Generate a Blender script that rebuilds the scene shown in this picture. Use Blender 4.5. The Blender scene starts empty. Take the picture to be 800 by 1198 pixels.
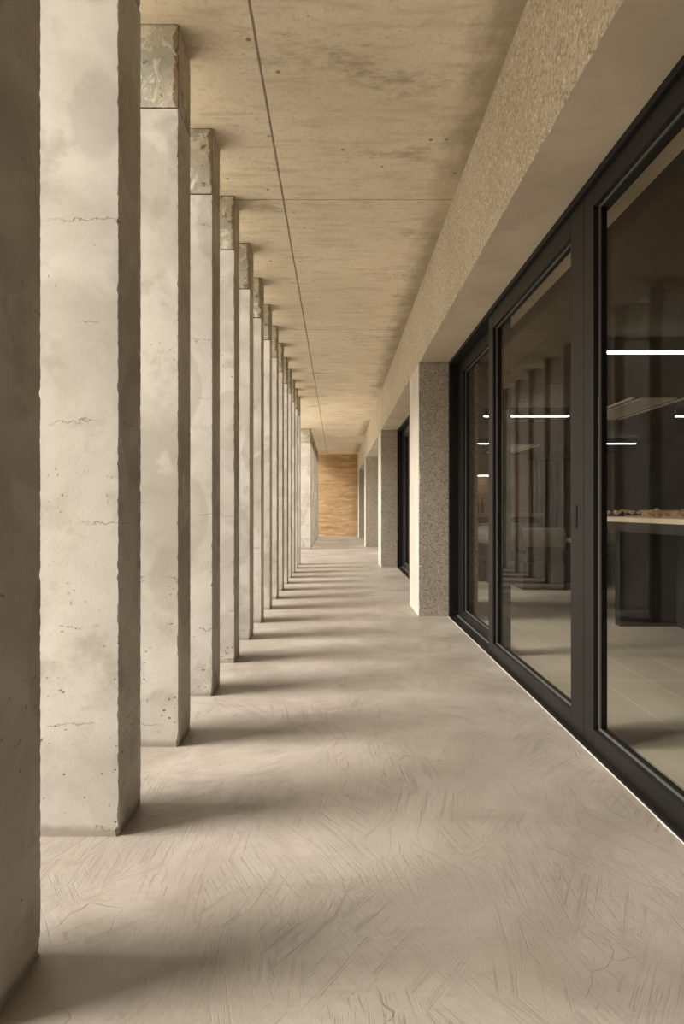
import bpy, bmesh, math, random
from mathutils import Vector, noise

S = bpy.context.scene
COL = S.collection
PI = math.pi

# ------------------------------------------------------------------ camera
cam_d = bpy.data.cameras.new('camera')
cam = bpy.data.objects.new('camera', cam_d)
COL.objects.link(cam)
cam.location = (0, 0, 1.0)
cam.rotation_euler = (math.radians(90), 0, 0)
cam_d.sensor_fit = 'HORIZONTAL'
cam_d.sensor_width = 36
cam_d.lens = 36 * 700 / 800
cam_d.shift_x = 6 / 800
cam_d.shift_y = -3 / 800
cam_d.clip_start = 0.02
S.camera = cam

# ------------------------------------------------------------------ world, sun, exposure
w = bpy.data.worlds.new('overcast_sky')
S.world = w
w.use_nodes = True
bg = w.node_tree.nodes['Background']
bg.inputs[0].default_value = (1.0, 0.955, 0.89, 1)
bg.inputs[1].default_value = 1.35

sun_d = bpy.data.lights.new('hazy_sun', 'SUN')
sun_d.energy = 8.8
sun_d.angle = math.radians(25)
sun_d.color = (1.0, 0.95, 0.88)
sun = bpy.data.objects.new('hazy_sun', sun_d)
COL.objects.link(sun)
SUN_EL, SUN_AZ = math.radians(39), math.radians(11)
sd = Vector((math.cos(SUN_EL) * math.cos(SUN_AZ), math.cos(SUN_EL) * math.sin(SUN_AZ), -math.sin(SUN_EL)))
sun.rotation_euler = sd.to_track_quat('-Z', 'Y').to_euler()
sun.location = (-8, 0, 8)

S.view_settings.view_transform = 'Standard'
S.view_settings.look = 'None'
S.view_settings.gamma = 1
S.view_settings.use_curve_mapping = False
S.view_settings.exposure = -0.2
S.cycles.use_denoising = True
S.cycles.max_bounces = 10
S.cycles.diffuse_bounces = 6
S.cycles.glossy_bounces = 4
S.cycles.transparent_max_bounces = 16

# ------------------------------------------------------------------ helpers
class NT:
    """Small node-tree writer."""
    def __init__(self, name):
        self.m = bpy.data.materials.new(name)
        self.m.use_nodes = True
        self.t = self.m.node_tree
        self.b = self.t.nodes['Principled BSDF']
        self.out = self.t.nodes['Material Output']
        self.co = None

    def n(self, kind, **kw):
        nd = self.t.nodes.new(kind)
        for k, v in kw.items():
            setattr(nd, k, v)
        return nd

    def put(self, sock, v):
        if hasattr(v, 'is_output'):
            self.t.links.new(v, sock)
        elif isinstance(v, (tuple, list)):
            sock.default_value = tuple(v) + ((1,) if len(v) == 3 and sock.type == 'RGBA' else ())
        else:
            sock.default_value = v

    def coords(self, rand=0.0):
        tc = self.n('ShaderNodeTexCoord')
        c = tc.outputs['Object']
        if rand:
            oi = self.n('ShaderNodeObjectInfo')
            r = self.math('MULTIPLY', oi.outputs['Random'], rand)
            cx = self.n('ShaderNodeCombineXYZ')
            self.put(cx.inputs[0], r); self.put(cx.inputs[1], r); self.put(cx.inputs[2], r)
            c = self.vmath('ADD', c, cx.outputs[0])
        self.co = c
        return c

    def math(self, op, a, b=None, c=None, clamp=False):
        nd = self.n('ShaderNodeMath', operation=op, use_clamp=clamp)
        self.put(nd.inputs[0], a)
        if b is not None: self.put(nd.inputs[1], b)
        if c is not None: self.put(nd.inputs[2], c)
        return nd.outputs[0]

    def vmath(self, op, a, b):
        nd = self.n('ShaderNodeVectorMath', operation=op)
        self.put(nd.inputs[0], a); self.put(nd.inputs[1], b)
        return nd.outputs[0]

    def noise(self, scale, detail=4, rough=0.55, co=None, dist=0.0, out='Fac'):
        nd = self.n('ShaderNodeTexNoise')
        self.put(nd.inputs['Vector'], co or self.co)
        nd.inputs['Scale'].default_value = scale
        nd.inputs['Detail'].default_value = detail
        nd.inputs['Roughness'].default_value = rough
        nd.inputs['Distortion'].default_value = dist
        return nd.outputs[out]

    def voronoi(self, scale, co=None, feature='F1', out='Distance', rnd=1.0):
        nd = self.n('ShaderNodeTexVoronoi', feature=feature)
        self.put(nd.inputs['Vector'], co or self.co)
        nd.inputs['Scale'].default_value = scale
        nd.inputs['Randomness'].default_value = rnd
        return nd.outputs[out]

    def scale(self, v, co=None):
        return self.vmath('MULTIPLY', co or self.co, v)

    def sep(self, co=None):
        nd = self.n('ShaderNodeSeparateXYZ')
        self.put(nd.inputs[0], co or self.co)
        return nd.outputs

    def xyz(self, x, y, z):
        nd = self.n('ShaderNodeCombineXYZ')
        for i, v in enumerate((x, y, z)): self.put(nd.inputs[i], v)
        return nd.outputs[0]

    def step(self, v, lo, hi, a=0.0, b=1.0):
        nd = self.n('ShaderNodeMapRange', interpolation_type='SMOOTHSTEP')
        self.put(nd.inputs[0], v)
        for i, q in enumerate((lo, hi, a, b)): nd.inputs[i + 1].default_value = q
        return nd.outputs[0]

    def mix(self, f, a, b, blend='MIX'):
        nd = self.n('ShaderNodeMix', data_type='RGBA', blend_type=blend)
        self.put(nd.inputs[0], f); self.put(nd.inputs[6], a); self.put(nd.inputs[7], b)
        return nd.outputs[2]

    def bump(self, h, strength=0.3, dist=0.01, normal=None):
        nd = self.n('ShaderNodeBump')
        self.put(nd.inputs['Height'], h)
        nd.inputs['Strength'].default_value = strength
        nd.inputs['Distance'].default_value = dist
        if normal is not None: self.put(nd.inputs['Normal'], normal)
        return nd.outputs[0]

    def done(self, color=None, rough=0.8, spec=0.3, normal=None, metal=0.0):
        if color is not None: self.put(self.b.inputs['Base Color'], color)
        self.put(self.b.inputs['Roughness'], rough)
        self.b.inputs['Specular IOR Level'].default_value = spec
        self.b.inputs['Metallic'].default_value = metal
        if normal is not None: self.put(self.b.inputs['Normal'], normal)
        return self.m


def plain(name, color, rough=0.6, spec=0.3, var=0.12, scale=8.0, metal=0.0, bump=0.05):
    n = NT(name); n.coords(7.0)
    f = n.noise(scale, 4)
    dk = tuple(c * (1 - var) for c in color); lt = tuple(min(1, c * (1 + var)) for c in color)
    return n.done(n.mix(f, dk, lt), rough, spec, n.bump(n.noise(scale * 20, 2), bump, 0.002), metal)


def add_box(bm, x0, x1, y0, y1, z0, z1, bev=0.0):
    vs = [bm.verts.new((x, y, z)) for x in (x0, x1) for y in (y0, y1) for z in (z0, z1)]
    fs = [(0, 1, 3, 2), (4, 6, 7, 5), (0, 4, 5, 1), (2, 3, 7, 6), (0, 2, 6, 4), (1, 5, 7, 3)]
    faces = [bm.faces.new([vs[i] for i in f]) for f in fs]
    if bev:
        es = list({e for f in faces for e in f.edges})
        bmesh.ops.bevel(bm, geom=es, offset=bev, segments=3, affect='EDGES', profile=0.5)
    return faces


def add_cyl(bm, p, q, r0, r1=None, seg=12):
    r1 = r0 if r1 is None else r1
    p, q = Vector(p), Vector(q)
    d = (q - p).normalized()
    a = d.orthogonal().normalized(); b = d.cross(a)
    A, B = [], []
    for i in range(seg):
        t = 2 * PI * i / seg
        o = a * math.cos(t) + b * math.sin(t)
        A.append(bm.verts.new(p + o * r0)); B.append(bm.verts.new(q + o * r1))
    for i in range(seg):
        j = (i + 1) % seg
        bm.faces.new((A[i], A[j], B[j], B[i]))
    bm.faces.new(A[::-1]); bm.faces.new(B)


def add_prism(bm, pts, axis, lo, hi):
    """Extrude a closed 2-D outline along an axis ('x' -> outline in y,z ; 'z' -> outline in x,y)."""
    def mk(u, v, t):
        return (t, u, v) if axis == 'x' else ((u, t, v) if axis == 'y' else (u, v, t))
    A = [bm.verts.new(mk(u, v, lo)) for u, v in pts]
    B = [bm.verts.new(mk(u, v, hi)) for u, v in pts]
    k = len(pts)
    for i in range(k):
        j = (i + 1) % k
        bm.faces.new((A[i], A[j], B[j], B[i]))
    bm.faces.new(A[::-1]); bm.faces.new(B)


def obj(name, bm, mat, parent=None, smooth=False):
    bmesh.ops.recalc_face_normals(bm, faces=bm.faces[:])
    me = bpy.data.meshes.new(name)
    bm.to_mesh(me); bm.free()
    if smooth:
        for p in me.polygons: p.use_smooth = True
    for m in (mat if isinstance(mat, (list, tuple)) else [mat]): me.materials.append(m)
    o = bpy.data.objects.new(name, me)
    COL.objects.link(o)
    if parent is not None: o.parent = parent
    return o


def tag(o, label, cat, group=None, kind=None):
    o['label'] = label; o['category'] = cat
    if group: o['group'] = group
    if kind: o['kind'] = kind
    return o


def thing(name, label, cat, loc=(0, 0, 0), rotz=0.0, group=None, kind=None):
    o = bpy.data.objects.new(name, None)
    o.empty_display_size = 0.1
    COL.objects.link(o)
    o.location = loc; o.rotation_euler = (0, 0, rotz)
    return tag(o, label, cat, group, kind)


def box_obj(name, b, mat, parent=None, bev=0.0):
    bm = bmesh.new(); add_box(bm, *b, bev=bev)
    return obj(name, bm, mat, parent)


def dup(root, loc, rotz=0.0):
    r = root.copy(); COL.objects.link(r)
    r.location = loc; r.rotation_euler = (0, 0, rotz)
    for ch in list(root.children):
        c = ch.copy(); COL.objects.link(c); c.parent = r
        for g in list(ch.children):
            d = g.copy(); COL.objects.link(d); d.parent = c
    return r

# ------------------------------------------------------------------ layout
CEIL = 3.045            # corridor ceiling
SOF = 2.373             # beam soffit
BX0, BX1 = 0.765, 1.32  # beam / pillar width
COLX = -0.667           # corridor face of the columns
COLW, COLD = 0.30, 0.208
COL_Y0, PITCH = 1.141, 0.6886
ENDY = 22.2

# ------------------------------------------------------------------ materials
def column_concrete():
    n = NT('cast_concrete'); n.coords(31.0)
    big = n.noise(1.5, 5, 0.62, dist=0.4)
    mid = n.noise(6, 6, 0.65)
    fine = n.noise(130, 5, 0.7)
    c = n.mix(n.step(big, 0.34, 0.66), (0.50, 0.465, 0.405), (0.69, 0.655, 0.59))
    c = n.mix(n.math('MULTIPLY', n.step(mid, 0.50, 0.70), 0.65), c, (0.42, 0.38, 0.315))
    c = n.mix(n.math('MULTIPLY', n.step(n.noise(3.2, 3, 0.5, dist=1.0), 0.58, 0.70), 0.55), c, (0.72, 0.69, 0.625))
    c = n.mix(n.math('MULTIPLY', n.step(fine, 0.45, 0.75), 0.22), c, (0.32, 0.28, 0.225))
    # round tide marks
    st = n.voronoi(1.5, n.vmath('ADD', n.scale((1.6, 1.6, 1.0)), n.xyz(n.math('MULTIPLY', mid, 0.15), 0, n.math('MULTIPLY', big, 0.1))))
    ring = n.math('MULTIPLY', n.step(st, 0.10, 0.30), n.step(st, 0.36, 0.325))
    c = n.mix(n.math('MULTIPLY', ring, 0.32), c, (0.33, 0.30, 0.25))
    # small pits, clustered
    pv = n.voronoi(48, n.vmath('ADD', n.scale((1, 1, 0.75)), n.vmath('MULTIPLY', n.noise(25, 2, out='Color'), (0.012, 0.012, 0.012))))
    pm = n.step(n.noise(2.3, 3, 0.6), 0.52, 0.66)
    sz = n.math('MULTIPLY', n.step(n.noise(19, 1), 0.45, 0.72), 0.20)
    pit = n.math('MULTIPLY', n.step(n.math('SUBTRACT', pv, sz), 0.06, 0.0), pm)
    c = n.mix(n.math('MULTIPLY', pit, 0.8), c, (0.17, 0.14, 0.10))
    tz = n.n('ShaderNodeTexCoord')
    low = n.step(n.sep(tz.outputs['Object'])[2], 1.1, 0.15)
    pv2 = n.voronoi(31, n.vmath('ADD', n.scale((1.0, 1.0, 1.5)), n.vmath('MULTIPLY', n.noise(22, 3, out='Color'), (0.03, 0.03, 0.03))))
    sz2 = n.math('MULTIPLY', n.step(n.noise(13, 2), 0.42, 0.72), 0.20)
    pit2 = n.math('MULTIPLY', n.step(n.math('SUBTRACT', pv2, sz2), 0.05, 0.0), low)
    c = n.mix(n.math('MULTIPLY', pit2, 0.85), c, (0.15, 0.115, 0.075))
    pit = n.math('MAXIMUM', pit, pit2)
    # hairline cracks
    s = n.sep()
    zz = n.math('ADD', s[2], n.math('MULTIPLY', n.math('SUBTRACT', n.noise(10, 5, 0.75), 0.5), 0.10))
    fr = n.math('ABSOLUTE', n.math('SUBTRACT', n.math('FRACT', n.math('DIVIDE', zz, 0.31)), 0.5))
    cr = n.math('MULTIPLY', n.step(fr, 0.0065, 0.002), n.step(n.noise(4.6, 2, co=n.scale((1.3, 1.3, 1.7))), 0.52, 0.60))
    c = n.mix(n.math('MULTIPLY', cr, 0.7), c, (0.13, 0.10, 0.07))
    # damp dirt at the foot
    tc = n.n('ShaderNodeTexCoord')
    oz = n.sep(tc.outputs['Object'])[2]
    foot = n.step(n.math('ADD', oz, n.math('MULTIPLY', mid, 0.07)), 0.072, 0.045)
    c = n.mix(n.math('MULTIPLY', foot, 0.6), c, (0.25, 0.205, 0.145))
    h = n.math('SUBTRACT', n.math('ADD', n.math('MULTIPLY', mid, 0.5), n.math('MULTIPLY', fine, 0.3)),
               n.math('ADD', pit, n.math('MULTIPLY', cr, 0.6)))
    return n.done(c, 0.85, 0.2, n.bump(h, 0.4, 0.005))


def cap_mortar():
    n = NT('patched_grey_mortar'); n.coords(17.0)
    big = n.noise(5, 4, 0.65)
    mid = n.noise(9, 5, 0.65, dist=1.4)
    c = n.mix(n.step(big, 0.35, 0.65), (0.35, 0.345, 0.275), (0.52, 0.465, 0.36))
    c = n.mix(n.math('MULTIPLY', n.step(mid, 0.54, 0.60), 0.75), c, (0.66, 0.625, 0.54))
    c = n.mix(n.math('MULTIPLY', n.step(n.noise(14, 5, 0.75), 0.60, 0.64), 0.85), c, (0.13, 0.085, 0.045))
    c = n.mix(n.math('MULTIPLY', n.step(n.noise(50, 3), 0.5, 0.8), 0.3), c, (0.25, 0.23, 0.18))
    # rusty crumbling along the walkway arris
    tc = n.n('ShaderNodeTexCoord')
    oc = n.sep(tc.outputs['Object'])
    ar = n.math('MULTIPLY', n.step(n.math('ADD', oc[0], n.math('MULTIPLY', mid, 0.09)), COLW + 0.022, COLW + 0.034), n.step(oc[1], 0.012, 0.004))
    c = n.mix(n.math('MULTIPLY', ar, 0.85), c, (0.17, 0.105, 0.055))
    return n.done(c, 0.8, 0.25, n.bump(mid, 0.6, 0.012))


def ceiling_concrete():
    n = NT('board_marked_concrete'); n.coords()
    s = n.sep()
    big = n.noise(0.9, 5, 0.6)
    grain = n.noise(2.2, 6, 0.65, co=n.scale((1.6, 8.0, 1.0)))
    fine = n.noise(55, 4, 0.6)
    c = n.mix(n.step(big, 0.3, 0.7), (0.66, 0.57, 0.435), (0.80, 0.70, 0.555))
    c = n.mix(n.math('MULTIPLY', n.step(grain, 0.46, 0.70), 0.5), c, (0.47, 0.39, 0.275))
    c = n.mix(n.math('MULTIPLY', n.step(fine, 0.48, 0.74), 0.42), c, (0.42, 0.34, 0.23))
    # damp dark staining beside the beam
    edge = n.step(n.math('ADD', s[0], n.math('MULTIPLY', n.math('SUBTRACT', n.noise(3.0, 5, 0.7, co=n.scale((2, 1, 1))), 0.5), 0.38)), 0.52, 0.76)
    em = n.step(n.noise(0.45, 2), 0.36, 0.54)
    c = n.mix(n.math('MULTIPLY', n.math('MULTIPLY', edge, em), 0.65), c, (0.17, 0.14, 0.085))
    blot = n.math('MULTIPLY', n.step(n.noise(1.4, 6, 0.75, co=n.scale((1, 2.2, 1))), 0.56, 0.70), 0.55)
    c = n.mix(blot, c, (0.24, 0.195, 0.125))
    # shuttering joints
    wob = n.math('MULTIPLY', n.math('SUBTRACT', n.noise(2.0, 4, 0.7), 0.5), 0.012)
    jx = n.math('ABSOLUTE', n.math('SUBTRACT', n.math('ADD', s[0], wob), -0.352))
    jy = n.math('ABSOLUTE', n.math('SUBTRACT', n.math('FRACT', n.math('DIVIDE', n.math('ADD', n.math('ADD', s[1], wob), -2.525), 2.85)), 0.5))
    j = n.math('MAXIMUM', n.step(jx, 0.0075, 0.004), n.math('MULTIPLY', n.step(jy, 0.0022, 0.0010), 0.8))
    c = n.mix(n.math('MULTIPLY', j, 0.8), c, (0.12, 0.095, 0.06))
    pit = n.math('MULTIPLY', n.step(n.voronoi(9), 0.13, 0.07), n.step(n.noise(2.0, 2), 0.5, 0.6))
    c = n.mix(n.math('MULTIPLY', pit, 0.75), c, (0.13, 0.10, 0.06))
    h = n.math('SUBTRACT', n.math('ADD', n.math('MULTIPLY', grain, 0.5), n.math('MULTIPLY', fine, 0.2)), n.math('ADD', j, pit))
    return n.done(c, 0.8, 0.25, n.bump(h, 0.3, 0.006))


def floor_cement():
    n = NT('trowelled_cement'); n.coords()
    def combed(cells, seed, fine_s, amp, off):
        wv = n.vmath('ADD', n.co, n.vmath('MULTIPLY', n.vmath('SUBTRACT', n.noise(1.6 + seed, 4, 0.6, out='Color'), (0.5 + off, 0.5, 0.5)), (amp, amp, 0)))
        cell = n.n('ShaderNodeTexVoronoi', feature='F1')
        n.put(cell.inputs['Vector'], wv); cell.inputs['Scale'].default_value = cells
        rnd = n.sep(cell.outputs['Color'])
        ang = n.math('ADD', n.math('MULTIPLY', rnd[0], 1.9), -0.75)
        rot = n.n('ShaderNodeVectorRotate', rotation_type='Z_AXIS')
        n.put(rot.inputs['Vector'], n.co); n.put(rot.inputs['Angle'], ang)
        comb = n.noise(1.0, 5, 0.75, co=n.scale((fine_s, fine_s * 0.035, 1.0), rot.outputs[0]))
        return n.math('MULTIPLY', n.step(comb, 0.50, 0.64), n.step(n.noise(1.3 + seed * 0.3, 4, 0.6, co=n.vmath('ADD', n.co, (seed * 3.0, off * 9, 0))), 0.38, 0.56))
    s1 = combed(4.2, 0.0, 62.0, 0.55, 0.0)
    s2 = combed(2.6, 0.9, 95.0, 0.8, 0.7)
    strokes = n.math('MAXIMUM', s1, n.math('MULTIPLY', s2, 0.8))
    cloud = n.noise(0.85, 5, 0.6, dist=0.5)
    cl2 = n.noise(2.4, 6, 0.62, dist=0.9)
    sm = n.noise(1.0, 5, 0.65, co=n.scale((1.6, 6.0, 1)), dist=0.5)
    fine = n.noise(90, 4, 0.65)
    c = n.mix(n.step(cloud, 0.34, 0.66), (0.30, 0.262, 0.215), (0.42, 0.375, 0.32))
    c = n.mix(n.math('MULTIPLY', n.step(cl2, 0.46, 0.70), 0.55), c, (0.255, 0.215, 0.17))
    c = n.mix(n.math('MULTIPLY', n.step(sm, 0.50, 0.72), 0.4), c, (0.25, 0.21, 0.165))
    c = n.mix(n.math('MULTIPLY', strokes, 0.34), c, (0.16, 0.135, 0.105))
    c = n.mix(n.math('MULTIPLY', n.step(fine, 0.5, 0.8), 0.30), c, (0.20, 0.165, 0.13))
    # fine curved trowel scars
    sc = n.n('ShaderNodeTexVoronoi', feature='DISTANCE_TO_EDGE')
    n.put(sc.inputs['Vector'], n.vmath('ADD', n.co, n.vmath('MULTIPLY', n.noise(1.3, 4, 0.6, out='Color'), (0.8, 0.8, 0)))); sc.inputs['Scale'].default_value = 2.1
    scar = n.math('MULTIPLY', n.step(sc.outputs[0], 0.0035, 0.0005), n.step(n.noise(2.4, 2), 0.54, 0.62))
    c = n.mix(n.math('MULTIPLY', scar, 0.5), c, (0.19, 0.15, 0.11))
    h = n.math('ADD', n.math('MULTIPLY', strokes, -0.45), n.math('ADD', n.math('MULTIPLY', cl2, 1.4), n.math('ADD', n.math('MULTIPLY', scar, -0.4), n.math('MULTIPLY', fine, 0.08))))
    return n.done(c, n.step(cl2, 0.3, 0.7, 0.38, 0.55), 0.5, n.bump(h, 0.4, 0.007))


def hammered(name, a, b, dark, agg=70.0, strength=0.7):
    n = NT(name); n.coords(5.0)
    big = n.noise(1.3, 4)
    v = n.n('ShaderNodeTexVoronoi', feature='F1'); n.put(v.inputs['Vector'], n.vmath('ADD', n.co, n.vmath('MULTIPLY', n.noise(30, 2, out='Color'), (0.02, 0.02, 0.02))))
    v.inputs['Scale'].default_value = agg
    r = n.sep(v.outputs['Color'])
    c = n.mix(n.step(big, 0.3, 0.7), a, b)
    c = n.mix(n.math('MULTIPLY', n.step(r[0], 0.55, 0.9), 0.75), c, dark)
    c = n.mix(n.math('MULTIPLY', n.step(r[1], 0.86, 0.95), 0.6), c, (0.75, 0.70, 0.60))
    n2 = n.noise(38, 5, 0.75)
    c = n.mix(n.math('MULTIPLY', n.step(n2, 0.55, 0.72), 0.7), c, tuple(q * 0.7 for q in dark))
    h = n.math('ADD', n.math('MULTIPLY', n.math('SUBTRACT', 1.0, v.outputs['Distance']), 0.5), n.math('MULTIPLY', n2, -0.9))
    return n.done(c, 0.88, 0.2, n.bump(h, strength, 0.008))


def soffit_concrete():
    n = NT('smooth_concrete'); n.coords()
    big = n.noise(1.8, 5, 0.6); mid = n.noise(5, 5, 0.65, co=n.scale((1, 1.6, 1)))
    c = n.mix(n.step(big, 0.3, 0.7), (0.48, 0.41, 0.31), (0.60, 0.52, 0.405))
    c = n.mix(n.math('MULTIPLY', n.step(mid, 0.5, 0.75), 0.4), c, (0.36, 0.295, 0.21))
    return n.done(c, 0.8, 0.2, n.bump(mid, 0.25, 0.006))


def pale_concrete():
    n = NT('pale_smooth_concrete'); n.coords(3.0)
    big = n.noise(2, 5, 0.6); f = n.noise(40, 4)
    c = n.mix(n.step(big, 0.3, 0.7), (0.56, 0.51, 0.43), (0.66, 0.61, 0.53))
    c = n.mix(n.math('MULTIPLY', n.step(f, 0.5, 0.8), 0.3), c, (0.42, 0.37, 0.30))
    return n.done(c, 0.85, 0.2, n.bump(f, 0.3, 0.004))


def rammed_earth():
    n = NT('rammed_earth'); n.coords()
    s = n.sep()
    wob = n.math('MULTIPLY', n.math('SUBTRACT', n.noise(1.6, 5, 0.65), 0.5), 0.30)
    z = n.math('ADD', s[2], wob)
    lay = n.noise(1.0, 3, 0.6, co=n.xyz(n.math('MULTIPLY', s[0], 0.9), 0.0, n.math('MULTIPLY', z, 5.0)))
    thin = n.noise(1.0, 2, 0.5, co=n.xyz(n.math('MULTIPLY', s[0], 1.5), 3.0, n.math('MULTIPLY', z, 14.0)))
    grit = n.noise(60, 4, 0.6)
    c = n.mix(n.step(lay, 0.35, 0.65), (0.52, 0.335, 0.175), (0.68, 0.48, 0.28))
    c = n.mix(n.math('MULTIPLY', n.step(thin, 0.55, 0.64), 0.8), c, (0.76, 0.58, 0.36))
    c = n.mix(n.math('MULTIPLY', n.step(thin, 0.40, 0.30), 0.6), c, (0.36, 0.20, 0.09))
    c = n.mix(n.math('MULTIPLY', n.step(grit, 0.5, 0.8), 0.3), c, (0.26, 0.15, 0.07))
    fr = n.math('ABSOLUTE', n.math('SUBTRACT', n.math('FRACT', n.math('DIVIDE', n.math('ADD', s[2], n.math('MULTIPLY', wob, 0.12)), 0.43)), 0.5))
    c = n.mix(n.math('MULTIPLY', n.math('MULTIPLY', n.step(fr, 0.035, 0.008), n.step(n.noise(1.7, 2), 0.5, 0.65)), 0.5), c, (0.20, 0.105, 0.04))
    top = n.step(s[2], 2.52, 2.56)
    c = n.mix(n.math('MULTIPLY', top, 0.35), c, (0.26, 0.165, 0.07))
    return n.done(c, 0.9, 0.15, n.bump(n.math('ADD', lay, n.math('MULTIPLY', grit, 0.4)), 0.5, 0.012))


def glass_mat():
    n = NT('clear_glass')
    t = n.t
    tr = n.n('ShaderNodeBsdfTransparent'); tr.inputs[0].default_value = (0.955, 0.95, 0.925, 1)
    gl = n.n('ShaderNodeBsdfGlossy'); gl.inputs[0].default_value = (1, 1, 1, 1); gl.inputs['Roughness'].default_value = 0.0
    fr = n.n('ShaderNodeFresnel')
    geo = n.n('ShaderNodeNewGeometry')          # the pane's rear face reflects like its front face
    n.put(fr.inputs[0], n.math('ADD', 1.10, n.math('MULTIPLY', geo.outputs['Backfacing'], 1 / 1.10 - 1.10)))
    mx = n.n('ShaderNodeMixShader')
    t.links.new(fr.outputs[0], mx.inputs[0]); t.links.new(tr.outputs[0], mx.inputs[1]); t.links.new(gl.outputs[0], mx.inputs[2])
    t.links.new(mx.outputs[0], n.out.inputs[0])
    t.nodes.remove(n.b)
    return n.m


def emitter(name, color, strength):
    n = NT(name)
    n.b.inputs['Base Color'].default_value = (*color, 1)
    n.b.inputs['Emission Color'].default_value = (*color, 1)
    n.b.inputs['Emission Strength'].default_value = strength
    return n.m


def tile_floor():
    n = NT('porcelain_tiles'); n.coords()
    s = n.sep()
    u = n.math('DIVIDE', n.math('SUBTRACT', s[0], 1.537), 0.288)
    v = n.math('DIVIDE', n.math('SUBTRACT', s[1], 3.507), 0.752)
    def line(q, wd):
        f = n.math('ABSOLUTE', n.math('SUBTRACT', n.math('FRACT', q), 0.5))
        return n.step(f, 0.5 - wd, 0.5 - wd * 0.4)
    g = n.math('MAXIMUM', line(u, 0.014), line(v, 0.0055))
    wn = n.n('ShaderNodeTexWhiteNoise', noise_dimensions='2D')
    n.put(wn.inputs['Vector'], n.xyz(n.math('FLOOR', u), n.math('FLOOR', v), 0))
    cl = n.noise(2.2, 5, 0.6, co=n.scale((1, 0.5, 1)))
    c = n.mix(n.step(cl, 0.3, 0.7), (0.31, 0.28, 0.225), (0.40, 0.365, 0.30))
    c = n.mix(n.math('MULTIPLY', wn.outputs['Value'], 0.25), c, (0.27, 0.24, 0.195))
    c = n.mix(n.math('MULTIPLY', g, 0.6), c, (0.60, 0.56, 0.48))
    return n.done(c, 0.42, 0.4, n.bump(n.math('MULTIPLY', g, -1.0), 0.2, 0.002))


def curtain_mat():
    n = NT('grey_curtain_cloth'); n.coords()
    return n.done(n.mix(n.noise(30, 3), (0.10, 0.11, 0.105), (0.16, 0.17, 0.165)), 0.9, 0.1)


def wood(name, a, b, rough=0.45):
    n = NT(name); n.coords(3.0)
    g = n.noise(3, 5, 0.6, co=n.scale((1.0, 6.0, 10.0)), dist=0.6)
    return n.done(n.mix(n.step(g, 0.3, 0.7), a, b), rough, 0.3)


M = {}
M['column'] = column_concrete()
M['cap'] = cap_mortar()
M['joint'] = plain('dark_joint', (0.05, 0.042, 0.03), 0.95)
M['ceiling'] = ceiling_concrete()
M['floor'] = floor_cement()
M['beam'] = hammered('bush_hammered_concrete', (0.45, 0.38, 0.275), (0.55, 0.475, 0.36), (0.30, 0.24, 0.155), 95, 0.55)
M['pillar'] = hammered('coarse_aggregate_concrete', (0.43, 0.385, 0.315), (0.52, 0.465, 0.38), (0.26, 0.22, 0.17), 100, 0.8)
M['soffit'] = soffit_concrete()
M['pale'] = pale_concrete()
M['earth'] = rammed_earth()
M['glass'] = glass_mat()
M['alu'] = plain('dark_bronze_aluminium', (0.014, 0.0118, 0.011), 0.42, 0.25, 0.08, 3, 0.0, 0.0)
M['gasket'] = plain('black_rubber_gasket', (0.008, 0.008, 0.008), 0.6, 0.3)
M['steel'] = plain('grey_gasket_strip', (0.11, 0.115, 0.11), 0.45, 0.5)
M['sealant'] = plain('white_sealant', (0.58, 0.54, 0.48), 0.6, 0.3)
M['ground'] = plain('pale_gravel_paving', (0.80, 0.74, 0.63), 0.95, 0.1, 0.15, 3)
M['tiles'] = tile_floor()
M['dark_ceiling'] = plain('dark_brown_plaster', (0.060, 0.048, 0.036), 0.8, 0.2, 0.1, 2)
M['dark_wall'] = plain('charcoal_plaster', (0.022, 0.021, 0.019), 0.8, 0.2, 0.2, 1.5)
M['tan_wall'] = wood('warm_oak_panel', (0.28, 0.17, 0.10), (0.36, 0.23, 0.145), 0.6)
M['red_wood'] = wood('dark_walnut', (0.050, 0.026, 0.016), (0.075, 0.040, 0.025), 0.5)
M['counter'] = wood('oiled_oak', (0.42, 0.22, 0.10), (0.52, 0.29, 0.145), 0.4)
M['curtain'] = curtain_mat()
M['black'] = plain('matt_black_lacquer', (0.012, 0.013, 0.012), 0.5, 0.4, 0.15, 3)
M['black_green'] = plain('dark_grey_laminate', (0.045, 0.047, 0.043), 0.5, 0.4, 0.1, 3)
M['table'] = plain('charcoal_stained_oak', (0.026, 0.027, 0.024), 0.5, 0.35, 0.1, 3)
M['leather'] = plain('grey_leather', (0.20, 0.185, 0.16), 0.38, 0.5, 0.15, 6, 0.0, 0.15)  # lighter than the other leather: light on the rolled back put into the colour
M['leather_dark'] = plain('black_leather', (0.020, 0.019, 0.018), 0.45, 0.5, 0.15, 6, 0.0, 0.15)
M['led'] = emitter('led_diffuser', (1.0, 0.90, 0.76), 16.0)
M['vent'] = plain('beige_grille', (0.66, 0.60, 0.50), 0.6, 0.3)
M['model_board'] = plain('pale_plywood', (0.80, 0.70, 0.55), 0.6, 0.3, 0.08, 6)
M['model_wood'] = plain('balsa_wood', (0.74, 0.54, 0.34), 0.7, 0.2, 0.15, 30)
M['model_roof'] = plain('brown_card', (0.44, 0.30, 0.18), 0.7, 0.2, 0.15, 30)
M['tree'] = plain('dried_moss', (0.62, 0.45, 0.27), 0.9, 0.1, 0.4, 60)
M['white'] = plain('white_ceramic', (0.72, 0.69, 0.63), 0.35, 0.4)
M['chrome'] = plain('brushed_chrome', (0.62, 0.61, 0.58), 0.25, 0.5, 0.05, 5, 1.0)
M['bottle'] = plain('brown_glass_bottle', (0.10, 0.05, 0.03), 0.2, 0.5)

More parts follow.
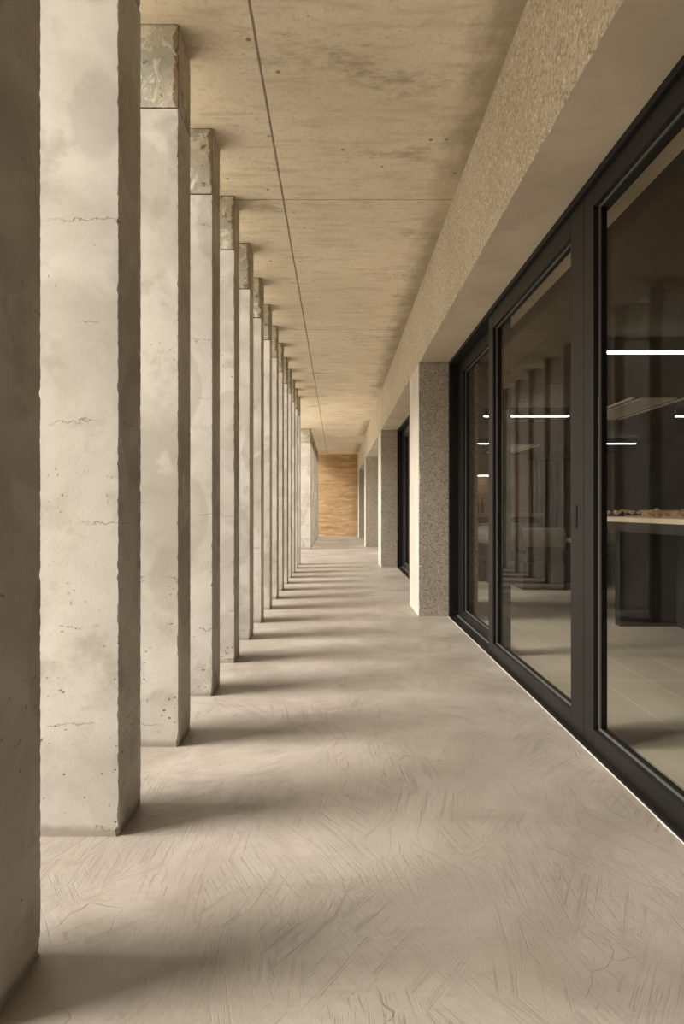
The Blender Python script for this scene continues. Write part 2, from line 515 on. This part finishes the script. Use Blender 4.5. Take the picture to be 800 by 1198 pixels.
# ------------------------------------------------------------------ the corridor shell
YB = -6.0
def struct(name, b, mat, label, cat, bev=0.0):
    return tag(box_obj(name, b, mat, None, bev), label, cat, kind='structure')

struct('floor', (-1.30, 1.06, YB, ENDY + 0.05, -0.25, 0.0), M['floor'], 'trowelled beige cement floor of the covered walkway', 'floor')
struct('ceiling', (-1.00, 1.32, YB, ENDY + 0.4, CEIL, CEIL + 0.35), M['ceiling'], 'exposed concrete walkway ceiling with a long shuttering joint', 'ceiling')
struct('wall_end', (-3.2, BX0 + 0.55, ENDY, ENDY + 0.4, -0.2, CEIL), M['earth'], 'layered rammed earth wall closing the far end of the walkway', 'wall')
gb = bmesh.new(); add_box(gb, -60, -1.30, -40, 60, -0.6, -0.12)
tag(obj('terrain', gb, M['ground']), 'pale ground outside beyond the row of columns', 'ground', kind='structure')

struct('wall_left_end', (-1.20, -0.667, YB, 0.2, 0.0, CEIL), M['pale'], 'solid concrete wall behind the viewer continuing the row of columns', 'wall')  # added out of view to keep sky light off the near floor
struct('wall_start', (-0.667, BX0, YB, YB + 0.2, 0.0, CEIL), M['pale'], 'concrete wall closing the walkway behind the viewer', 'wall')  # added out of view, stops light coming in from behind the camera
def beam():
    bm = bmesh.new()
    random.seed(3)
    ys = []; y = YB
    while y < ENDY:
        ys.append(y); y += 0.02 if 0.3 < y < 7 else 0.06
    ys.append(ENDY)
    rows = []
    for y in ys:
        c = 0.006 + 0.012 * max(0, noise.noise(Vector((0, y * 22, 1.3)))) + 0.010 * max(0, noise.noise(Vector((0, y * 7, 5.3))))
        c2 = 0.005 + 0.010 * max(0, noise.noise(Vector((4, y * 20, 1.3))))
        prof = [(BX0, CEIL), (BX0, SOF + c), (BX0 + c2, SOF), (BX1, SOF), (BX1, CEIL)]
        rows.append([bm.verts.new((px, y, pz)) for px, pz in prof])
    for a, b in zip(rows, rows[1:]):
        for i in range(5):
            j = (i + 1) % 5
            f = bm.faces.new((a[i], a[j], b[j], b[i]))
            f.material_index = 1 if i == 2 else 0
    bm.faces.new(rows[0]); bm.faces.new(rows[-1][::-1])
    o = obj('trim_1', bm, [M['beam'], M['soffit']])
    return tag(o, 'long bush hammered concrete beam above the glass doors', 'beam', kind='structure')
beam()

# ------------------------------------------------------------------ concrete columns with cap blocks
def rough_prism(bm, x0, x1, y0, y1, z0, z1, rows, seed, chip=1.0, foot=False):
    """Square shaft whose four arrises are chipped irregularly along their height."""
    rings = []
    corners = [(x0, y0, 1, 1), (x1, y0, -1, 1), (x1, y1, -1, -1), (x0, y1, 1, -1)]
    for r in range(rows + 1):
        z = z0 + (z1 - z0) * r / rows
        ring = []
        for k, (cx, cy, sx, sy) in enumerate(corners):
            q = seed * 7.3 + k * 3.1
            n1 = noise.noise(Vector((q, z * 38, 0.2)))
            n2 = noise.noise(Vector((q, z * 9, 4.7)))
            c = 0.0014 + chip * (0.0046 * max(0, n1) + 0.0050 * max(0, noise.noise(Vector((q, z * 95, 6.1)))) + 0.010 * max(0, n2 - 0.34) + 0.035 * max(0, noise.noise(Vector((q, z * 21, 9.1))) - 0.5))
            if foot and z - z0 < 0.10:
                c += 0.014 * (1 - (z - z0) / 0.10) * max(0, 0.6 + noise.noise(Vector((q, z * 60, 2.2))))
            d = c * (0.8 + 0.5 * noise.noise(Vector((q + 9, z * 30, 1))))
            a = (cx, cy + sy * c); b = (cx + sx * d, cy)
            ring += [bm.verts.new((a[0], a[1], z)), bm.verts.new((b[0], b[1], z))] if k in (0, 2) else [bm.verts.new((b[0], b[1], z)), bm.verts.new((a[0], a[1], z))]
        rings.append(ring)
    for a, b in zip(rings, rings[1:]):
        for i in range(8):
            j = (i + 1) % 8
            bm.faces.new((a[i], a[j], b[j], b[i]))
    bm.faces.new(rings[0][::-1]); bm.faces.new(rings[-1])

ORD = ['first', 'second', 'third', 'fourth', 'fifth', 'sixth', 'seventh', 'eighth', 'ninth', 'tenth', 'eleventh', 'twelfth',
       'thirteenth', 'fourteenth', 'fifteenth', 'sixteenth']
CAPZ = 2.69
def column(y, seed, label, group, rows):
    t = thing('concrete_column', label, 'column', (COLX - COLW, y, 0), 0, group, 'thing')
    bm = bmesh.new(); rough_prism(bm, 0, COLW, 0, COLD, -0.02, CAPZ - 0.004, rows, seed, 1.0, True)
    obj('shaft', bm, M['column'], t)
    bm = bmesh.new(); rough_prism(bm, 0.0, COLW, 0.0, COLD, CAPZ + 0.004, CEIL - 0.006, max(10, rows // 7), seed + 50, 1.5)
    cb = obj('cap_block', bm, M['cap'], t)
    cb['label'] = 'grey green patched mortar block'
    for z0, z1 in ((CAPZ - 0.006, CAPZ + 0.006), (CEIL - 0.008, CEIL)):
        box_obj('mortar_joint', (0.008, COLW - 0.008, 0.008, COLD - 0.008, z0, z1), M['joint'], t)
    return t

near = ['nearest concrete column, only its dark inner face showing beside the picture edge',
        'wide pale concrete column second from the viewer, its foot and cracked face fully seen',
        'third concrete column from the viewer, the nearest one whose whole cap block shows']
for k in range(15):
    lab = near[k] if k < 3 else ('%s concrete column from the viewer in the near row' % ORD[k] if k < 14 else
                                 'last concrete column of the near row, just before the bright gap')
    column(COL_Y0 + PITCH * k, k, lab, 'columns of the near row', 420 if k < 5 else (200 if k < 9 else 80))
# the row goes on behind the viewer
for k in range(1, 2):
    column(COL_Y0 - PITCH * k, 40 + k, '%s concrete column behind the viewer, out of view' % ORD[k - 1], 'columns behind the viewer', 40)
k = 0; y = 15.15
while y < ENDY - 0.3:
    lab = 'first concrete column of the far row, just past the bright gap' if k == 0 else '%s concrete column of the far row before the earth wall' % ORD[k]
    column(y, 70 + k, lab, 'columns of the far row', 60)
    y += PITCH; k += 1

# ------------------------------------------------------------------ pillars on the glazed side
def pillar(y0, y1, label, seed):
    bm = bmesh.new()
    x0, x1 = BX0, BX1
    rows = 150
    R = []
    for r in range(rows + 1):
        z = -0.01 + (SOF + 0.005) * r / rows
        c = 0.004 + 0.008 * max(0, noise.noise(Vector((seed, z * 30, 0.4)))) + 0.012 * max(0, noise.noise(Vector((seed, z * 8, 3.4))) - 0.2)
        ring = [(x0, y0 + c), (x0 + c, y0), (x1, y0), (x1, y1), (x0 + c, y1), (x0, y1 - c)]
        R.append([bm.verts.new((px, py, z)) for px, py in ring])
    for a, b in zip(R, R[1:]):
        for i in range(6):
            j = (i + 1) % 6
            f = bm.faces.new((a[i], a[j], b[j], b[i]))
            f.material_index = 1 if i == 5 else 0
    bm.faces.new(R[0][::-1]); bm.faces.new(R[-1])
    o = obj('concrete_pillar', bm, [M['pillar'], M['pale']])
    return tag(o, label, 'pillar', 'pillars between the glass doors', 'thing')

pillar(5.60, 6.30, 'broad coarse concrete pillar nearest the viewer beside the black door frame', 1)
pillar(10.37, 11.09, 'second coarse concrete pillar, beyond the narrow slice of far glass doors', 2)
pillar(15.95, 16.65, 'pale third pillar facing the bright gap in the columns', 3)
pillar(20.9, 21.6, 'slim far pillar next to the rammed earth wall', 4)
pillar(-1.30, -0.47, 'coarse concrete pillar behind the viewer beside the glass doors', 5)

# ------------------------------------------------------------------ glazed openings
FX, RX = 1.062, 1.128     # front and rear track
PZ0, PZ1 = 0.012, 2.341
door_n = [0]
def panel(ya, yb, x, label, sa=0.10, sb=0.12, handle=None, gz=(0.088, 2.235)):
    """One framed glass leaf between ya < yb; sa, sb are the stile widths."""
    door_n[0] += 1
    t = thing('door_%d' % door_n[0], label, 'glass door', (x, ya, 0), 0, 'glass door leaves', 'structure')
    D = 0.058; W = yb - ya
    z0, z1 = gz
    box_obj('stile', (0, D, 0, sa, PZ0, PZ1), M['alu'], t, 0.002)
    box_obj('stile', (0, D, W - sb, W, PZ0, PZ1), M['alu'], t, 0.002)
    box_obj('bottom_rail', (0, D, sa, W - sb, PZ0, z0), M['alu'], t, 0.002)
    box_obj('top_rail', (0, D, sa, W - sb, z1, PZ1), M['alu'], t, 0.002)
    box_obj('glass_pane', (0.030, 0.038, sa - 0.005, W - sb + 0.005, z0 - 0.005, z1 + 0.005), M['glass'], t)
    yi0, yi1 = sa, W - sb
    for b in ((yi1 - 0.006, yi1, z0, z1), (yi0, yi0 + 0.006, z0, z1), (yi0 + 0.006, yi1 - 0.006, z0, z0 + 0.006), (yi0 + 0.006, yi1 - 0.006, z1 - 0.006, z1)):
        box_obj('glazing_bead', (0.022, 0.030) + b, M['steel'], t)
    if handle is not None:
        pts = []
        hz, hh, hw = 0.968, 0.052, 0.0125
        for i in range(9):
            a = PI * i / 8; pts.append((handle - ya + hw * math.cos(a), hz + hh - hw + hw * math.sin(a)))
        for i in range(9):
            a = PI + PI * i / 8; pts.append((handle - ya + hw * math.cos(a), hz - hh + hw + hw * math.sin(a)))
        bm = bmesh.new(); add_prism(bm, pts, 'x', -0.003, 0.002)
        h = obj('flush_handle', bm, M['gasket'], t)
        pts2 = [((u - (handle - ya)) * 0.62 + handle - ya, (v - hz) * 0.86 + hz) for u, v in pts]
        bm = bmesh.new(); add_prism(bm, pts2, 'x', -0.0045, -0.003)
        obj('finger_recess', bm, M['black'], h)
    return t

win_n = [0]
def window_frame(y0, y1, x, label):
    win_n[0] += 1
    t = thing('window_%d' % win_n[0], label, 'window frame', (x, y0, 0), 0, None, 'structure')
    W = y1 - y0; D = 0.175
    box_obj('jamb', (0, D, 0, 0.038, 0.0, SOF), M['alu'], t, 0.002)
    box_obj('jamb', (0, D, W - 0.038, W, 0.0, SOF), M['alu'], t, 0.002)
    box_obj('head', (0, D, 0.038, W - 0.038, PZ1 + 0.002, SOF), M['gasket'], t, 0.002)
    box_obj('sill', (-0.008, D, 0.038, W - 0.038, -0.002, 0.011), M['alu'], t, 0.002)
    box_obj('sill_track', (0.071, 0.076, 0.04, W - 0.04, 0.011, 0.024), M['steel'], t)
    return t

MEET = 2.576
window_frame(-0.47, 5.60, 1.045, 'dark bronze outer frame of the large near glass doors')
panel(MEET, 4.19, FX, 'sliding glass leaf with a small black flush handle, middle of the near opening', 0.142, 0.115, 2.655)
panel(0.96, MEET - 0.004, FX, 'widest looking sliding glass leaf in front of the model table, cut by the picture edge', 0.12, 0.094, None, (0.088, 2.255))
panel(4.075, 5.56, RX, 'narrow looking fixed glass leaf against the coarse pillar', 0.10, 0.20)
panel(-0.43, 1.07, RX, 'fixed glass leaf of the near opening, out of view behind the viewer', 0.20, 0.10)
window_frame(6.30, 10.37, 1.045, 'dark bronze frame of the glass doors between first and second pillar')
panel(8.75, 10.33, RX, 'thin slice of fixed glass beside the second pillar', 0.10, 0.20)
panel(7.50, 8.86, FX, 'sliding glass leaf between first and second pillar, edge on', 0.12, 0.12)
panel(6.34, 7.61, RX, 'fixed glass leaf behind the first coarse pillar, hidden', 0.12, 0.12)
window_frame(11.09, 15.95, 1.20, 'recessed frame of the entrance opening across from the bright gap')
panel(11.13, 13.52, 1.217, 'recessed entrance glass leaf next to the second pillar, hidden', 0.12, 0.12)
panel(13.524, 15.91, 1.217, 'recessed entrance glass leaf next to the pale third pillar, hidden', 0.12, 0.12)
window_frame(16.65, 20.9, 1.045, 'dark bronze frame between third pillar and slim far pillar')
panel(16.69, 18.77, FX, 'glass leaf right after the pale third pillar, hidden', 0.12, 0.12)
panel(18.774, 20.86, FX, 'glass leaf before the slim far pillar, hidden', 0.12, 0.12)

# ragged white sealant line along the near sill
def bead():
    bm = bmesh.new(); prev = None
    for i in range(220):
        y = 0.9 + 4.69 * i / 219
        wv = 0.002 + 0.004 * max(0, noise.noise(Vector((y * 14, 0, 2)))) + 0.006 * max(0, noise.noise(Vector((y * 5, 3, 2))) - 0.1)
        ring = [bm.verts.new(p) for p in ((1.040, y, -0.001), (1.037 - wv, y, -0.001), (1.037 - wv * 0.7, y, 0.0035), (1.040, y, 0.006))]
        if prev:
            for k in range(4):
                l = (k + 1) % 4
                bm.faces.new((prev[k], prev[l], ring[l], ring[k]))
        else: bm.faces.new(ring)
        prev = ring
    bm.faces.new(prev[::-1])
    return tag(obj('trim_2', bm, M['sealant'], None, True), 'thin ragged white sealant line where floor meets the door sill', 'sealant', kind='structure')
bead()

# ------------------------------------------------------------------ the room behind the glass
RC = 2.43
struct('floor.001', (1.06, 6.75, -1.6, 15.8, -0.25, 0.0), M['tiles'], 'grey beige tiled floor of the room behind the glass', 'floor')
struct('ceiling.001', (1.32, 6.75, -1.6, 15.8, RC, CEIL + 0.35), M['dark_ceiling'], 'dark brown ceiling of the room behind the glass', 'ceiling')
struct('wall_right', (6.58, 6.75, -1.6, 15.8, 0, RC), M['dark_wall'], 'charcoal side wall of the room behind the model table', 'wall')
struct('wall_back', (1.32, 6.58, 15.6, 15.8, 0, RC), M['tan_wall'], 'warm timber back wall of the room behind the kitchen island', 'wall')
struct('wall_front', (1.32, 6.58, -1.6, -1.45, 0, RC), M['dark_wall'], 'charcoal wall of the room behind the viewer', 'wall')
struct('wall_left', (1.34, 1.45, 15.95, 22.2, 0, RC), M['dark_wall'], 'dark wall behind the far glass leaves', 'wall')
struct('trim_3', (4.95, 6.56, 15.36, 15.6, 2.28, RC - 0.002), M['dark_ceiling'], 'curtain pelmet under the ceiling of the room', 'pelmet')
t = box_obj('timber_door', (6.54, 6.578, 14.26, 15.3, 0.0, 2.36), M['red_wood'], None, 0.004)
tag(t, 'dark reddish timber panel on the charcoal wall', 'panel')

def curtain(x0, x1, y, label, seed):
    t = thing('curtain', label, 'curtain', (x0, y, 0), 0, 'curtains on the back wall')
    bm = bmesh.new(); k = 90; W = x1 - x0
    F = []; B = []
    for i in range(k + 1):
        u = W * i / k
        d = 0.045 * math.sin(u * 2 * PI / 0.13 + seed) + 0.012 * noise.noise(Vector((u * 9, seed, 0)))
        F.append((u, d)); B.append((u, d + 0.006))
    add_prism(bm, F + B[::-1], 'z', 0.01, 2.265)
    obj('cloth', bm, M['curtain'], t)
    box_obj('rail', (0, W, -0.015, 0.015, 2.265, 2.279), M['gasket'], t)
    return t
curtain(5.02, 5.72, 15.48, 'grey pleated curtain next to the warm timber wall', 0)
curtain(5.80, 6.52, 15.48, 'grey pleated curtain in the dark corner of the room', 2)

# linear lamps
def lamp_proto():
    t = thing('linear_lamp', 'x', 'lamp', (0, 0, 0), 0, 'linear lamps under the dark ceiling')
    bm = bmesh.new(); add_box(bm, 0, 1.2, 0, 0.06, -0.105, 0, 0.002)
    obj('housing', bm, M['black_green'], t)
    bm = bmesh.new(); add_box(bm, 0.004, 1.196, 0.004, 0.056, -0.119, -0.105, 0.003)
    obj('diffuser', bm, M['led'], t)
    return t
lp = lamp_proto()
lamps = [(2.08, 5.0, 'brightest linear lamp, right of the door stile above the model table'),
         (2.08, 8.43, 'linear lamp seen whole through the middle glass leaf'),
         (2.08, 11.97, 'short looking linear lamp seen through the narrow glass leaf'),
         (4.79, 8.43, 'tip of a linear lamp at the picture edge beside the ceiling grille'),
         (4.79, 11.97, 'farthest linear lamp, above the dark timber panel'),
         (4.79, 5.0, 'linear lamp outside the frame above the model table'),
         (2.08, 1.5, 'linear lamp beside the viewer, out of view'),
         (4.79, 1.5, 'linear lamp deep in the room beside the viewer, out of view')]
for i, (x, y, lab) in enumerate(lamps):
    o = lp if i == 0 else dup(lp, (0, 0, 0))
    o.location = (x, y, RC); o['label'] = lab

# ceiling grilles
def grille(x0, x1, y0, y1, label):
    t = thing('ceiling_grille', label, 'air vent', (x0, y0, RC), 0, 'air vents in the dark ceiling')
    W, L = x1 - x0, y1 - y0
    for a, b in ((0, 0.05), (0.12, 0.17), (W - 0.17, W - 0.12), (W - 0.05, W)): box_obj('rail', (a, b, 0, L, -0.022, 0), M['vent'], t)
    box_obj('panel', (0.17, W - 0.17, 0, L, -0.018, 0), M['vent'], t)
    for a in (0.05, W - 0.12): box_obj('slot', (a, a + 0.07, 0, L, -0.008, 0), M['gasket'], t)
    return t
grille(3.75, 4.46, 7.62, 9.40, 'long beige air vent in the ceiling above the model table')
grille(3.75, 4.46, 13.15, 15.0, 'small looking air vent in the ceiling above the kitchen island')

# model table
def model_table():
    t = thing('model_table', 'large dark table carrying the architectural model', 'table', (2.27, 3.0, 0))
    box_obj('table_top', (0, 1.5, 0, 2.6, 0.825, 0.90), M['table'], t, 0.003)
    box_obj('leg', (0.146, 0.63, 2.11, 2.20, 0, 0.825), M['black'], t, 0.003)
    box_obj('leg', (0.87, 1.354, 2.11, 2.20, 0, 0.825), M['black'], t, 0.003)
    box_obj('leg', (0.146, 0.63, 0.30, 0.39, 0, 0.825), M['black'], t, 0.003)
    box_obj('leg', (0.87, 1.354, 0.30, 0.39, 0, 0.825), M['black'], t, 0.003)
    box_obj('side_panel', (0.63, 0.70, 1.2, 2.16, 0, 0.825), M['table'], t, 0.003)
model_table()

def tree_bm(h, r, seed):
    bm = bmesh.new()
    rnd = random.Random(seed)
    add_cyl(bm, (0, 0, 0), (0, 0, h * 0.6), 0.0022, 0.0014, 6)
    for i in range(4):
        a = rnd.random() * 6.28
        add_cyl(bm, (0, 0, h * 0.45), (math.cos(a) * r * 0.6, math.sin(a) * r * 0.6, h * 0.72), 0.0012, 0.0008, 5)
    for i in range(8):
        a = rnd.random() * 6.28; q = rnd.random() ** 0.5 * r * 0.75
        c = Vector((math.cos(a) * q, math.sin(a) * q, h * (0.62 + 0.28 * rnd.random())))
        nv = len(bm.verts)
        bmesh.ops.create_icosphere(bm, subdivisions=2, radius=r * 0.45)
        bm.verts.ensure_lookup_table()
        for v in bm.verts[nv:]:
            k = 1 + 0.6 * noise.noise(v.co * 140 + Vector((seed, i, 0)))
            v.co = Vector((v.co.x * k, v.co.y * k, v.co.z * k * 0.75)) + c
    return bm

def model():
    t = thing('architectural_model', 'pale timber model of a flat roofed house among small trees on the dark table', 'model', (2.27, 3.0, 0.90))
    box_obj('board', (0.0, 1.5, 1.45, 2.6, 0, 0.036), M['model_board'], t, 0.001)
    box_obj('board', (0.0, 1.5, 0.0, 1.447, 0, 0.036), M['model_board'], t, 0.001)
    Z = 0.036
    b = box_obj('house_walls', (0.45, 0.80, 0.9, 2.35, Z, Z + 0.050), M['model_wood'], t)
    for i in range(12): box_obj('opening', (0.447, 0.451, 0.96 + i * 0.115, 1.03 + i * 0.115, Z + 0.006, Z + 0.030), M['model_roof'], b)
    for q in ((0.40, 0.85, 1.15, 2.30, Z + 0.050, Z + 0.058), (0.42, 0.88, 0.82, 1.25, Z + 0.058, Z + 0.066), (0.55, 0.75, 1.5, 1.9, Z + 0.058, Z + 0.070)):
        box_obj('roof', q, M['model_roof'], t)
    box_obj('terrace', (0.36, 1.2, 0.6, 2.45, Z, Z + 0.006), M['model_wood'], t)
    rnd = random.Random(11)
    protos = [tree_bm(0.052, 0.026, 1), tree_bm(0.040, 0.024, 2), tree_bm(0.060, 0.030, 3)]
    pm = []
    for bm in protos:
        o = obj('model_tree', bm, M['tree'], t); pm.append(o)
    spots = []
    y = 0.75
    while y < 2.5:
        spots.append((0.05 + 0.12 * rnd.random(), y)); y += 0.085 + 0.07 * rnd.random()
    for i in range(10): spots.append((0.16 + 0.24 * rnd.random(), 0.7 + 1.85 * rnd.random()))
    for i in range(14): spots.append((0.95 + 0.45 * rnd.random(), 0.7 + 1.85 * rnd.random()))
    for i, (x, y) in enumerate(spots):
        o = pm[i] if i < 3 else pm[i % 3].copy()
        if i >= 3: COL.objects.link(o); o.parent = t
        o.location = (x, y, Z); o.rotation_euler = (0, 0, rnd.random() * 6); s = 0.75 + 0.5 * rnd.random(); o.scale = (s, s, s)
model()

# lounge chairs with a rolled back
def stadium(cy, cz, hw, hh, k=10):
    pts = []
    r = hw
    for i in range(k + 1):
        a = PI * i / k; pts.append((cy + r * math.cos(a), cz + hh - r + r * math.sin(a)))
    for i in range(k + 1):
        a = PI + PI * i / k; pts.append((cy + r * math.cos(a), cz - hh + r + r * math.sin(a)))
    return pts

def chair_proto():
    t = thing('lounge_chair', 'x', 'chair', (0, 0, 0), 0, 'dark lounge chairs in the room')
    bm = bmesh.new(); add_prism(bm, stadium(0.13, 0.63, 0.125, 0.14, 16), 'x', -0.27, 0.27)
    bk = obj('backrest', bm, M['leather'], t, False)
    for a in (-0.275, 0.268):
        bm = bmesh.new(); add_prism(bm, stadium(0.13, 0.63, 0.128, 0.143, 16), 'x', a, a + 0.007)
        obj('piping', bm, M['leather_dark'], bk)
    box_obj('seat', (-0.25, 0.25, 0.02, 0.56, 0.33, 0.45), M['leather_dark'], t, 0.03)
    for s in (-1, 1):
        box_obj('side_panel', (-0.27 if s < 0 else 0.05, -0.05 if s < 0 else 0.27, 0.01, 0.52, 0.0, 0.33), M['leather_dark'], t, 0.01)
        bm = bmesh.new(); add_prism(bm, [(s * 0.235 + u, v) for u, v in stadium(0, 0.53, 0.04, 0.085)], 'y', 0.27, 0.56)
        obj('armrest', bm, M['leather_dark'], t)
    box_obj('back_support', (-0.22, 0.22, 0.03, 0.14, 0.30, 0.54), M['leather_dark'], t, 0.01)
    return t
cp = chair_proto()
chairs = [(2.57, 7.40, 0.0, 'lounge chair with a pale rolled back in the middle glass leaf, turned away'),
          (2.02, 8.25, -1.3, 'lounge chair half hidden at the left of the rolled back chair'),
          (3.72, 7.95, 0.0, 'lounge chair glimpsed left of the model table leg'),
          (3.18, 10.05, 0.0, 'lounge chair drawn up to the kitchen island, behind the nearer chairs'),
          (2.45, 10.05, 0.0, 'lounge chair at the kitchen island seen through the narrow leaf'),
          ]
for i, (x, y, r, lab) in enumerate(chairs):
    o = cp if i == 0 else dup(cp, (0, 0, 0))
    o.location = (x, y, 0); o.rotation_euler = (0, 0, r); o['label'] = lab

def sideboard():
    t = thing('low_cabinet', 'low charcoal cabinet with a pale top edge seen through the narrow leaf', 'cabinet', (1.34, 8.24, 0))
    box_obj('body', (0, 0.40, 0, 0.5, 0.0, 0.70), M['black_green'], t, 0.003)
    box_obj('top', (-0.005, 0.405, -0.005, 0.505, 0.70, 0.712), M['white'], t, 0.001)
    box_obj('door', (0.01, 0.195, -0.014, 0, 0.04, 0.68), M['black_green'], t, 0.002)
    box_obj('door', (0.205, 0.39, -0.014, 0, 0.04, 0.68), M['black_green'], t, 0.002)
sideboard()

def coffee_table():
    t = thing('side_table', 'low dark table between lounge chair and door stile', 'table', (2.98, 7.9, 0))
    box_obj('table_top', (0, 0.40, 0, 0.6, 0.56, 0.59), M['white'], t, 0.004)
    pts = [(0.12, 0), (0.30, 0), (0.38, 0.56), (0.04, 0.56)]
    bm = bmesh.new(); add_prism(bm, pts, 'y', 0.25, 0.33); obj('leg', bm, M['black'], t)
coffee_table()

def island():
    t = thing('kitchen_island', 'dark kitchen island with an oiled oak worktop', 'kitchen island', (2.3, 10.9, 0))
    box_obj('worktop', (0, 1.46, 0, 0.95, 0.865, 0.935), M['counter'], t, 0.003)
    box_obj('body', (0.03, 1.40, 0.05, 0.90, 0.0, 0.865), M['black_green'], t, 0.003)
    f = thing('kitchen_tap', 'slim bright tap standing on the oak worktop', 'tap', (3.30, 11.5, 0.935))
    bm = bmesh.new(); add_cyl(bm, (0, 0, 0), (0, 0, 0.30), 0.011, 0.011, 12)
    for i in range(6):
        a0, a1 = PI * i / 6, PI * (i + 1) / 6
        add_cyl(bm, (0, -0.06 + 0.06 * math.cos(a0), 0.30 + 0.06 * math.sin(a0)), (0, -0.06 + 0.06 * math.cos(a1), 0.30 + 0.06 * math.sin(a1)), 0.011, 0.011, 12)
    obj('spout', bm, M['chrome'], f)
    bm = bmesh.new(); add_cyl(bm, (0, 0, 0), (0, 0, 0.012), 0.024, 0.024, 16); add_cyl(bm, (0.01, 0, 0.08), (0.05, 0, 0.10), 0.006, 0.006, 8)
    obj('base', bm, M['chrome'], f)
    for i, (x, h) in enumerate(((2.60, 0.26), (2.69, 0.30), (2.78, 0.28))):
        bm = bmesh.new()
        for z0, z1, r0, r1 in ((0, 0.6, 0.032, 0.032), (0.6, 0.75, 0.032, 0.012), (0.75, 1.0, 0.012, 0.012)):
            add_cyl(bm, (0, 0, h * z0), (0, 0, h * z1), r0, r1, 12)
        b = obj('bottle', bm, M['bottle'], None, False)
        b.location = (x, 11.45, 0.935)
        tag(b, ('left', 'middle', 'right')[i] + ' one of three thin bottles on the oak worktop', 'bottle', 'bottles on the worktop')
island()

# lit shelf on the back wall
sh = thing('wall_shelf', 'shelf with a thin light line on the timber back wall', 'shelf', (2.9, 15.34, 1.86))
box_obj('board', (0, 1.15, 0, 0.26, 0.012, 0.05), M['red_wood'], sh)
box_obj('light_strip', (0.02, 1.13, 0.0, 0.03, 0, 0.012), M['led'], sh)
